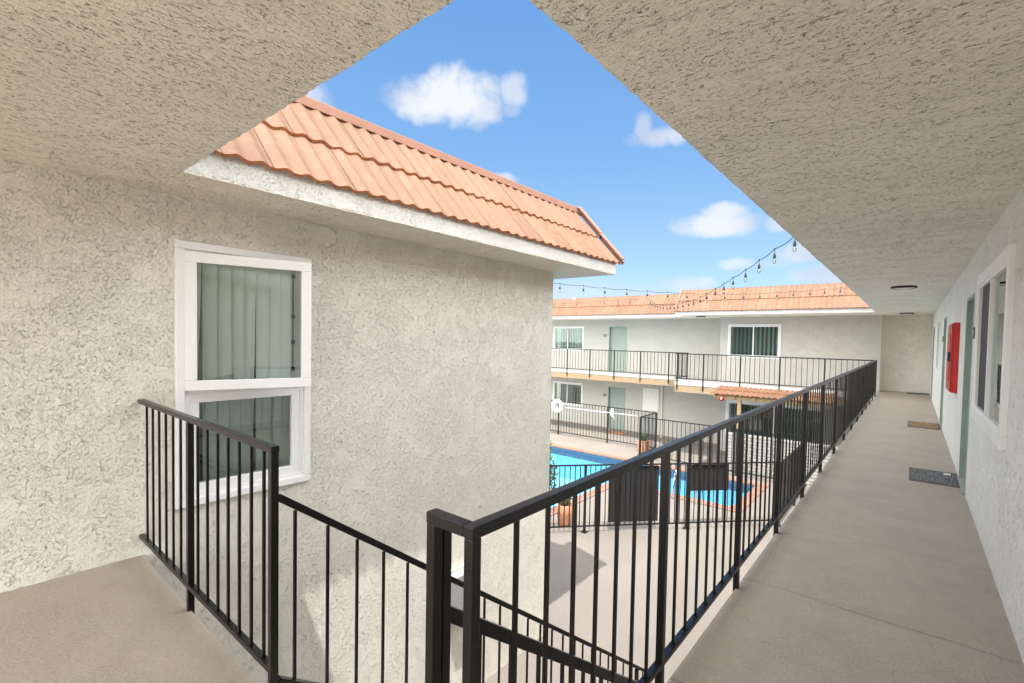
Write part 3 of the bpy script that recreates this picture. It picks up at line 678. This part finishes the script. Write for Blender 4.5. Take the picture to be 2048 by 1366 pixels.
# eaves + roof
mb = MB(); pts = [(XQ - .04, FN), (XS - .002, FN), (XS - .002, YE), (XN, YE), (XN, WF + .2), (XLF, WF + .2), (XLF, FF), (XQ - .04, FF)]
mb.prism(pts, CZ, CZ + .012); obj('eave_soffit', mb, M['soffit'], fw)
mb = MB(); mb.prism([(XQ - .04, FN - .003), (XS + .0, FN - .003), (XS + .0, YE), (XLF, YE), (XLF, FF - .003), (XQ - .04, FF - .003)], CZ + .0125, CZ + .16); obj('fascia', mb, M['fascia'], fw)
s2 = (0, .72, .80); r2 = Vector(s2).length
tiled_slope((XQ - .06, FN - .03, CZ + .135), (XS + .7, FN - .03, CZ + .135), s2, r2, 2, parent=fw, res=6)
tiled_slope((XLF, FF - .03, CZ + .135), (XQ + .35, FF - .03, CZ + .135), s2, r2, 2, parent=fw, res=6)
mb = MB(); mb.box(XQ - .10, 2, FN + .67, FN + .82, 3.355, 3.41); mb.box(XLF, XQ + .3, FF + .67, FF + .82, 3.355, 3.41); obj('ridge_cap', mb, M['cap'], fw)
mb = MB(); mb.add([(XQ - .055, FN + .02, CZ + .16), (XQ - .055, FN + .74, 3.36), (XQ - .055, FF + 1, 3.36), (XQ - .055, FF + 1, CZ + .16)], [(0, 1, 2, 3)]); mb.box(XLF, 8, FF + .8, 26, 3.33, 3.352); mb.box(XQ - .05, 8, FN + .8, FF + .79, 3.33, 3.352); obj('roof_deck', mb, M['cap'], fw)
mb = MB()
for k in range(2):
    a = Vector((XQ - .09, FN - .02, CZ + .20)) + Vector(s2) * (k * .5); mb.bar(a, a + Vector(s2) * .52, .06, .03, up=(0, -.7, .7))
obj('rake_tile', mb, M['cap'], fw)
vp = MB(); vp.lathe((-12.4, 18.98, 3.14), [(.03, 0), (.03, .22), (.075, .22), (.075, .28), (.001, .31)], 12); tag(obj('roof_vent', vp, M['white']), 'small white vent cap standing on the far tiled roof', 'vent')
vp = MB(); vp.bar((-12.75, 18.82, 3.14), (-12.3, 18.95, 3.17), .04, .02)

number_plaque('x', WF, -1, -11.27, 1.70, 'P24', 'dark number plaque beside the upper balcony door')
number_plaque('x', WF, -1, -11.23, -1.12, 'P14', 'dark number plaque beside the ground floor door across the pool')
number_plaque('y', XW, -1, 6.34, 1.63, 'P21', 'dark number plaque next to the nearest door on the right wall')
number_plaque('y', XW, -1, 12.45, 1.63, 'P22', 'dark number plaque beyond the second door on the right wall')

# block wall, canopy
bw = MB(); bw.box(-4.63, -.3, 16.45, 16.65, G - .02, -1.50); tag(obj('block_wall', bw, M['white_block']), 'low white painted block wall behind the pool fence', 'wall')
cn = thing('tiled_canopy', 'small clay-tiled canopy on a timber post below the balcony', 'canopy', (-3.6, 16.6, G))
sc_ = Vector((0, .92, .20)); tiled_slope((-5.12, 16.2, -.24), (-1.75, 16.2, -.24), sc_, sc_.length, 2, tile_w=.30, waves=2, A=.034, lift=.045, parent=cn, thick=.02)
mb = MB(); mb.bar((-5.05, 16.30, -.31), (-1.8, 16.30, -.31), .09, .12); obj('beam', mb, M['timber'], cn)
for x in (-5.0, -4.4, -3.8, -3.2, -2.6, -2.0):
    mb = MB(); mb.bar((x, 16.17, -.30), (x, 17.1, -.10), .05, .09); obj('rafter', mb, M['timber'], cn)
mb = MB(); mb.box(-4.30, -4.19, 16.25, 16.35, G, -.375); obj('post', mb, M['timber'], cn, bevel=.006)
fb = thing('alarm_bell', 'round red alarm bell hanging at the left end of the tiled canopy', 'bell', (-4.78, 16.23, -.36))
mb = MB(); mb.lathe((-4.78, 16.24, -.36), [(.001, -.075), (.03, -.075), (.035, -.055), (.075, -.05), (.09, -.02), (.09, 0)], 24, 'y'); obj('gong', mb, M['red'], fb, True)
mb = MB(); mb.lathe((-4.78, 16.24, -.36), [(.001, -.085), (.025, -.085), (.03, -.0755)], 16, 'y'); obj('hub', mb, M['lens'], fb, True)

# ================================================================= RAILINGS
def run_points(a, b, n): return [Vector(a).lerp(Vector(b), i / n) for i in range(n + 1)]
def railing(name, label, runs, mat, group=None, ztop=1.05, zbot=.12, base=0, post_w=.04, bal_w=.014, rail_w=.045, rail_h=.032, bot_w=.038, bot_h=.028, cap=100, bevel=0, foot=-.22, cat='railing', low=None, bal_up=0):
    """runs = list of (a, b, post_list, baluster_list) with distances along a->b"""
    a0 = Vector(runs[0][0]); t = thing(name, label, cat, (a0.x, a0.y, base), group)
    pm = bmm = None; nb = 0; spare = MB(); bh = None
    zt = base + ztop; zb = base + zbot
    for a, b, posts, bals in runs:
        a = Vector((a[0], a[1], 0)); b = Vector((b[0], b[1], 0)); d = (b - a).normalized(); L = (b - a).length
        mb = MB(); mb.bar(a + Vector((0, 0, zt - rail_h / 2)), b + Vector((0, 0, zt - rail_h / 2)), rail_w, rail_h); obj('top_rail', mb, mat, t, bevel=bevel)
        mb = MB(); mb.bar(a + Vector((0, 0, zb + bot_h / 2)), b + Vector((0, 0, zb + bot_h / 2)), bot_w, bot_h); obj('bottom_rail', mb, mat, t, bevel=bevel)
        for s_ in posts:
            p = a + d * s_
            mb = MB(); mb.bar(p + Vector((0, 0, base + foot)), p + Vector((0, 0, zt - rail_h - .0005)), post_w, post_w, up=d)
            obj('post', mb, mat, t, origin=(p.x, p.y, base), bevel=bevel)
        for s_ in bals:
            p = a + d * s_
            if nb < cap:
                if bh is None:
                    mb = MB(); mb.bar(p + Vector((0, 0, zb + bot_h + .0005)), p + Vector((0, 0, zt - rail_h - .0005)), bal_w, bal_w, up=(0, 1, 0)); bh = obj('baluster', mb, mat, t, origin=(p.x, p.y, base))
                else: copy_part(bh, (p.x - a0.x, p.y - a0.y, 0), t)
            else: spare.bar(p + Vector((0, 0, zb + bot_h + .0005)), p + Vector((0, 0, zt - rail_h - .0005)), bal_w, bal_w, up=(0, 1, 0))
            nb += 1
    if spare.v: o = obj('balusters', spare, mat, t); o['kind'] = 'stuff'
    return t
# main walkway railing: posts read off the photograph, seven balusters to a bay
mp = [.812, 1.925, 3.07, 4.17, 5.32, 6.50, 7.75, 8.95, 10.15, 11.3, 12.45, 13.6, 14.75, 15.9, 17.0]
y0 = .79; posts = [p - y0 for p in mp[1:]]; bals = []
for p, q in zip(mp[:-1], mp[1:]):
    for i in range(1, 8): bals.append(p + (q - p) * i / 8 - y0)
mr = railing('walkway_railing', 'long black steel railing along the right-hand walkway with corner return', [((XR, y0 - .017, 0), (XR, FN + .02, 0), [p + .017 for p in posts], [q + .017 for q in bals])], M['steel'], 'black steel railings', bevel=.003, foot=-.25, rail_w=.034, rail_h=.030, post_w=.031, bal_w=.0112, bot_w=.032, bot_h=.025, ztop=1.06)
zt = 1.06
mb = MB(); mb.bar((XR - .0172, .79, zt - .015), (XR - .150, .79, zt - .015), .034, .030); obj('return_rail', mb, M['steel'], mr, bevel=.003)
for x in (XR, XR - .135): mb = MB(); mb.bar((x, .79, -.25), (x, .79, zt - .0305), .030, .030, up=(0, 1, 0)); obj('post', mb, M['steel'], mr, bevel=.003)
mb = MB(); mb.bar((XR - .135, .823, -.25), (XR - .135, .823, zt - .0305), .028, .028, up=(0, 1, 0)); obj('post', mb, M['steel'], mr, bevel=.003)
# little weld beads where balusters meet the bottom rail, nearest bays
wb = None
for s_ in bals[:28]:
    p = Vector((XR, y0 + s_, .1455))
    if wb is None: wd = MB(); wd.box(p.x - .010, p.x + .010, p.y - .010, p.y + .010, p.z - .001, p.z + .004); wb = obj('weld_bead', wd, M['steel'], mr, origin=p)
    else: copy_part(wb, p - wloc(mr), mr)
# landing railing on the left
lx = [-3.80, -3.665, -3.53, -3.395, -3.26, -3.125, -2.85, -2.71, -2.57, -2.44, -2.31, -2.18, -2.055]
lr = railing('landing_railing', 'short black railing across the landing in front of the casement window', [((XL + .005, YD, 0), (-1.95, YD, 0), [XL * -1 - 2.975, XL * -1 - 1.972], [x - XL - .005 for x in lx])], M['steel'], 'black steel railings', bevel=.003, foot=-.22, rail_w=.034, rail_h=.028, post_w=.031, bal_w=.0112, bot_w=.030, bot_h=.025)
# stair railings
def stair_rail(label, x, y0, z0, y1, slope, drop, start, n, w=.030, h=.030):
    t = thing('stair_railing', label, 'railing', (x, y0, z0), 'black steel railings'); z = lambda y: z0 + slope * (y - y0)
    mb = MB(); mb.bar((x, y0, z(y0)), (x, y1, z(y1)), w, h); obj('top_rail', mb, M['steel'], t, bevel=.003)
    mb = MB(); mb.bar((x, y0, z(y0) - drop), (x, y1, z(y1) - drop), .036, .028); obj('bottom_rail', mb, M['steel'], t, bevel=.003)
    for i in range(n):
        y = start + i * .145
        if y > y1 - .05: break
        post = i % 8 == 7; ww_ = .030 if post else .0112
        mb = MB(); mb.bar((x, y, z(y) - drop + (.016 if not post else -.25)), (x, y, z(y) - .022), ww_, ww_, up=(0, 1, 0)); obj('post' if post else 'baluster', mb, M['steel'], t)
    return t
stair_rail('black stair railing sloping down beside the left stucco wall', -1.97, .868, .835, 4.6, -.74, .76, .935, 26)
stair_rail('thicker black stair railing sloping down beside the walkway', -.94, .842, .77, 4.6, -.735, .74, .98, 26, w=.038, h=.038)
stt = thing('staircase', 'concrete stairs going down from the landing between the two sloping rails', 'stairs', (-1.45, .86, G))
mb = MB(); ns = 15; rz = 2.75 / ns; ry = 3.75 / ns
for i in range(1, ns): mb.box(-1.93, -.98, YD + (i - 1) * ry, YD + i * ry + .03, -i * rz - .05, -i * rz)
obj('treads', mb, M['concrete_edge'], stt)
for x in (-1.97, -.94): mb = MB(); mb.bar((x, YD + .02, -.20), (x, YD + 3.75, -2.72), .04, .25); obj('stringer', mb, M['steel'], stt)
# far balcony railings
def spaced(L, first, step): 
    out = []; s_ = first
    while s_ < L: out.append(s_); s_ += step
    return out
def bays(posts, L, n, s0=0.0):
    ps = [s0] + posts + [L]; out = []
    for p, q in zip(ps[:-1], ps[1:]):
        k = max(1, round((q - p) / .148)); out += [p + (q - p) * i / k for i in range(1, k)]
    return out
pn = [XQ + .02 + v for v in ()]
px = [-6.66, -5.72, -4.49, -3.29, -2.06]
rn = railing('balcony_railing', 'black balcony railing above the tiled canopy with a short side return', [((XQ, FN + .0, 0), (XR - .03, FN + .0, 0), [x - XQ for x in px], bays([x - XQ for x in px], XR - XQ, 8)),
     ((XQ, FN + .03, 0), (XQ, FF + .1, 0), [1.2], spaced(1.15, .15, .148))], M['steel_far'], 'black steel railings', foot=-.27, post_w=.04, rail_w=.04, rail_h=.035, ztop=1.05)
px = [-16.0, -14.75, -13.53, -12.32, -11.11, -9.90, -8.69, -7.48]
railing('balcony_railing', 'long black balcony railing across the far wing above the ground floor door', [((-16.1, FF + .0, 0), (XQ - .06, FF, 0), [x + 16.1 for x in px], bays([x + 16.1 for x in px], 9.3, 8))], M['steel_far'], 'black steel railings', foot=-.20, post_w=.04, rail_w=.04, rail_h=.035)
# courtyard fences
def fence(label, runs, **k): return railing('pool_fence', label, runs, M['steel_far'], 'black pool fences', base=G, foot=0, cat='fence', ztop=1.5, zbot=.12, post_w=.05, rail_w=.03, rail_h=.03, bot_w=.03, bot_h=.028, bal_w=.016, **k)
F1 = fence('black pool fence across the far side of the pool carrying the life ring', [((-14.8, 17.4), (-7.5, 17.4), [.3, 2.75, 5.2, 7.3], bays([.3, 2.75, 5.2], 7.3, 8)), ((-7.5, 17.4), (-7.5, 16.05), [], spaced(1.3, .12, .118))])
F2 = fence('black pool fence in front of the white block wall', [((-7.5, 16.0), (-2.28, 16.0), [0.0, 3.3], bays([3.3], 5.2, 8))])
nd = Vector((.68786, .72584, 0)); n0 = Vector((-5.46, 8.97, 0)); P1 = n0 - nd * 1.6; P2 = n0 + nd * 4.62
F3 = fence('nearest black pool fence with two black privacy panels', [(tuple(P1), tuple(P2), [1.6, 3.97, 6.22], [1.6 + .1155 * i for i in range(-12, 40) if abs(.1155 * i) > .05 and abs(.1155 * i - 2.37) > .05]), ((P2.x + .03, P2.y), (P2.x + .03, 15.95), [1.8], spaced(3.5, .12, .118))])
def panel(s0, s1, z0, z1, label):
    t = thing('privacy_panel', label, 'panel', tuple(n0 + nd * ((s0 + s1) / 2) + Vector((0, 0, z0))), 'black privacy panels'); mb = MB(); off = Vector((-nd.y, nd.x, 0)) * .03
    a = n0 + nd * s0 + off; b = n0 + nd * s1 + off; mb.bar(a + Vector((0, 0, (z0 + z1) / 2)), b + Vector((0, 0, (z0 + z1) / 2)), .006, z1 - z0); obj('sheet', mb, M['screen'], t)
    mb = MB()
    for zz in (z0 + .01, z1 - .01): mb.bar(a + Vector((0, 0, zz)) + off * .15, b + Vector((0, 0, zz)) + off * .15, .012, .02)
    obj('edge_strip', mb, M['black'], t)
panel(.54, 1.70, G + .19, -1.31, 'full height black privacy panel on the near pool fence'); panel(2.45, 3.37, -1.90, -1.30, 'half height black privacy panel on the near pool fence')
for s_ in (0, 2.37, 4.62):
    p = n0 + nd * s_; mb = MB(); mb.box(p.x - .07, p.x + .07, p.y - .07, p.y + .07, G + .001, G + .012); obj('base_plate', mb, M['steel_far'], F3)

# life ring and pool net on the far fence
rg = thing('life_ring', 'white life ring with coiled grey rope hung on the far pool fence', 'life ring', (-12.05, 17.34, -1.47))
def torus(c, R, r, nR=48, nr=14, sx=1.0):
    mb = MB(); vs = []
    for i in range(nR):
        a = 2 * math.pi * i / nR
        for j in range(nr):
            b = 2 * math.pi * j / nr; q = R + r * math.cos(b); vs.append((c[0] + q * math.cos(a), c[1] + r * sx * math.sin(b), c[2] + q * math.sin(a)))
    return mb.add(vs, [(i * nr + j, ((i + 1) % nR) * nr + j, ((i + 1) % nR) * nr + (j + 1) % nr, i * nr + (j + 1) % nr) for i in range(nR) for j in range(nr)])
obj('ring', torus((-12.05, 17.28, -1.47), .225, .075, sx=.7), M['vinyl'], rg, True)
rp = MB()
for R_, r_, dx, dz in ((.125, .012, 0, 0), (.095, .012, .015, .01), (.06, .012, -.02, -.015), (.11, .01, .01, -.012), (.035, .01, .03, -.04)):
    t_ = torus((-12.05 + dx, 17.31 - R_ * .2, -1.47 + dz), R_, r_, 28, 8); rp.add(t_.v, t_.f)
obj('coiled_rope', rp, M['rope'], rg, True)
nt_o = thing('pool_net', 'white pool skimmer net on a long pole hung along the far fence', 'net', (-9.35, 17.3, -1.5))
mb = MB(); mb.tube([(-11.6, 17.34, -1.50), (-9.9, 17.33, -1.49), (-8.25, 17.32, -1.47)], .014, 8); obj('pole', mb, M['vinyl'], nt_o, True)
def ell(t): return Vector((-9.33 + .13 * math.cos(t), 17.26 - .10 * math.cos(t), -1.44 + .16 * math.sin(t)))
mb = MB(); mb.tube([ell(2 * math.pi * i / 24) for i in range(25)], .010, 6, False); obj('hoop', mb, M['vinyl'], nt_o, True)
mb = MB(); vs = [ell(2 * math.pi * i / 24) for i in range(24)] + [ell(2 * math.pi * i / 24) * .45 + Vector((-9.22, 17.24, -1.66)) * .55 for i in range(24)]
mb.add(vs + [(-9.16, 17.24, -1.80)], [(i, (i + 1) % 24, 24 + (i + 1) % 24, 24 + i) for i in range(24)] + [(24 + i, 24 + (i + 1) % 24, 48) for i in range(24)]); obj('net_bag', mb, M['net'], nt_o, True)

# ---------------------------------------------------------------- planters
def leaf_cloud(c, r, h, n, size, updir=.5):
    mb = MB()
    for _ in range(n):
        a = random.uniform(0, 6.283); q = r * math.sqrt(random.random()); z = random.random() ** .8 * h
        p = Vector(c) + Vector((q * math.cos(a) * (.4 + .8 * z / h), q * math.sin(a) * (.4 + .8 * z / h), z))
        d = Vector((math.cos(a) * random.uniform(.2, 1), math.sin(a) * random.uniform(.2, 1), random.uniform(updir - .4, updir + .6))).normalized()
        sd = d.cross(Vector((random.uniform(-1, 1), random.uniform(-1, 1), random.uniform(-1, 1)))).normalized(); L = size * random.uniform(.6, 1.4); W = L * .22
        mb.add([p, p + d * L * .5 + sd * W, p + d * L, p + d * L * .5 - sd * W], [(0, 1, 2, 3)])
    return mb
def blades(c, r, h, n):
    mb = MB()
    for _ in range(n):
        a = random.uniform(0, 6.283); p = Vector(c) + Vector((r * .5 * math.cos(a), r * .5 * math.sin(a), 0)); L = h * random.uniform(.6, 1.1)
        d = Vector((math.cos(a) * random.uniform(0, .45), math.sin(a) * random.uniform(0, .45), 1)).normalized(); s_ = Vector((-math.sin(a), math.cos(a), 0)) * .018
        q = p + d * L * .6; t_ = p + d * L + Vector((math.cos(a), math.sin(a), 0)) * .05
        mb.add([p - s_, p + s_, q + s_ * .8, t_, q - s_ * .8], [(0, 1, 2, 3, 4)])
    return mb
def planter(x, y, r, h, label, plant, square=False):
    t = thing('planter', label, 'planter', (x, y, G), 'terracotta planters'); mb = MB()
    if square: 
        mb.box(x - r, x + r, y - r, y + r, G + .002, G + h - .05); mb.box(x - r, x - r + .03, y - r, y + r, G + h - .0495, G + h); mb.box(x + r - .03, x + r, y - r, y + r, G + h - .0495, G + h); mb.box(x - r + .0301, x + r - .0301, y - r, y - r + .03, G + h - .0495, G + h); mb.box(x - r + .0301, x + r - .0301, y + r - .03, y + r, G + h - .0495, G + h)
    else: mb.lathe((x, y, G + .002), [(.001, 0), (r * .82, 0), (r * .90, .06), (r, h * .55), (r * 1.0, h), (r * .90, h), (r * .88, h - .07), (.001, h - .07)], 32)
    obj('pot', mb, M['terracotta'], t, not square)
    mb = MB(); mb.lathe((x, y, G + h - .06), [(.001, .012), (r * .84, .0)], 24); obj('soil', mb, M['soil'], t)
    if plant == 'bush':
        obj('foliage', leaf_cloud((x, y, G + h - .05), r * .85, .34, 420, .075), M['leaf_pale'], t)
        st_ = MB(); [st_.tube([(x, y, G + h - .06), (x + math.cos(a) * .12, y + math.sin(a) * .12, G + h + .22)], .006, 5) for a in (0, 1.3, 2.6, 3.9, 5.2)]; obj('stem', st_, M['stem'], t)
    else: obj('foliage', blades((x, y, G + h - .05), r, .42, 60), M['leaf'], t)
    return t
planter(-6.02, 9.02, .17, .48, 'round terracotta planter with pale bushy plant behind the near fence', 'bush')
planter(-6.42, 8.72, .17, .48, 'terracotta planter half hidden by the corner of the left wall', 'bush')
planter(-7.82, 17.0, .17, .44, 'terracotta planter with upright green leaves at the far fence corner', 'blades', True)
sh = thing('shrub', 'leafy shrub peeking out behind the corner of the left wall', 'plant', (-6.9, 9.6, G))
st_ = MB(); br = []
for i in range(7):
    a = i * .9; tip = Vector((-7.02 + math.cos(a) * .17, 9.6 + math.sin(a) * .17, G + .85 + .11 * i)); br.append(tip); st_.tube([(-6.9, 9.6, G), (Vector((-6.9, 9.6, G + .6)) + (tip - Vector((-6.9, 9.6, G + .6))) * .3), tip], [.015, .01, .004], 6)
obj('stem', st_, M['stem'], sh)
lf = MB()
for tip in br:
    for k in range(3): q = leaf_cloud(tip - Vector((0, 0, .15 + .25 * k)), .13, .3, 55, .085); lf.add(q.v, q.f)
obj('foliage', lf, M['leaf'], sh)

# ---------------------------------------------------------------- string lights
SA = [(-8.4,6.3,3.05),(-8.2,6.8,2.99),(-7.85,7.33,2.94),(-7.5,7.85,2.9),(-7.17,8.35,2.865),(-6.85,8.86,2.835),(-6.524,9.364,2.809),(-6.187,9.87,2.792),(-5.869,10.347,2.762),(-5.534,10.849,2.751),(-5.213,11.331,2.743),(-4.882,11.827,2.741),(-4.567,12.299,2.744),(-4.235,12.798,2.753),(-3.917,13.275,2.774),(-3.579,13.782,2.807),(-3.275,14.237,2.849),(-2.954,14.719,2.899),(-2.635,15.198,2.955),(-2.307,15.69,3.011),(-2.002,16.147,3.072),(-1.679,16.631,3.132),(-1.33,17.15,3.2)]
SB_ = [(-.90,6.66,2.95),(-1.259,7.23,2.925),(-1.615,7.797,2.876),(-1.94,8.314,2.814),(-2.273,8.844,2.752),(-2.636,9.422,2.705),(-2.945,9.914,2.664),(-3.266,10.425,2.622),(-3.632,11.007,2.587),(-3.954,11.521,2.561),(-4.317,12.097,2.552),(-4.632,12.599,2.554),(-5.003,13.19,2.575),(-5.375,13.782,2.587),(-5.661,14.237,2.607),(-6.016,14.802,2.639),(-6.355,15.342,2.676),(-6.724,15.93,2.733),(-7.067,16.476,2.787),(-7.439,17.068,2.856),(-7.775,17.602,2.94),(-8.136,18.177,3.04),(-8.445,18.669,3.137),(-8.75,19.1,3.24)]
SC_ = [(-14.2,17.9,3.08),(-13.5,18.0,3.09),(-12.9,18.1,3.11),(-12.455,18.19,3.127),(-11.789,18.312,3.148),(-11.144,18.431,3.18),(-10.54,18.542,3.211),(-9.93,18.654,3.219),(-9.412,18.749,3.24),(-8.75,19.1,3.3)]
proto_sock = proto_bulb = None
def string_lights(pts, label):
    global proto_sock, proto_bulb
    t = thing('string_lights', label, 'string lights', pts[0], 'strings of festoon bulbs over the courtyard'); P_ = [Vector(p) for p in pts]; path = []
    for a, b in zip(P_[:-1], P_[1:]):
        for i in range(6): q = i / 6; path.append(a.lerp(b, q) - Vector((0, 0, .022 * math.sin(math.pi * q))))
    path.append(P_[-1]); mb = MB(); mb.tube(path, .0055, 6); obj('cable', mb, M['cable'], t, True)
    for p in P_[1:-1]:
        rel = p - P_[0]
        if proto_sock is None:
            mb = MB(); mb.tube([p + Vector((0, 0, .010)), p - Vector((0, 0, .070))], .0035, 6)
            mb.lathe(p, [(.009, -.066), (.016, -.080), (.019, -.10), (.019, -.135), (.016, -.14)], 12); mb.lathe(p, [(.010, .012), (.010, -.014)], 8)
            proto_sock = obj('socket', mb, M['cable'], t, True, origin=p)
            mb = MB(); mb.lathe(p, [(.013, -.139), (.019, -.155), (.024, -.176), (.021, -.200), (.010, -.212), (.001, -.214)], 14); proto_bulb = obj('bulb', mb, M['bulb'], proto_sock, True)
        else:
            s_ = copy_part(proto_sock, rel, t); copy_part(proto_bulb, (0, 0, 0), s_)
string_lights(SA, 'festoon string crossing from the left building to the far right roof')
string_lights(SB_, 'festoon string dropping from the near right eave and sagging to the far roof')
string_lights(SC_, 'short festoon string running along the far tiled roof')
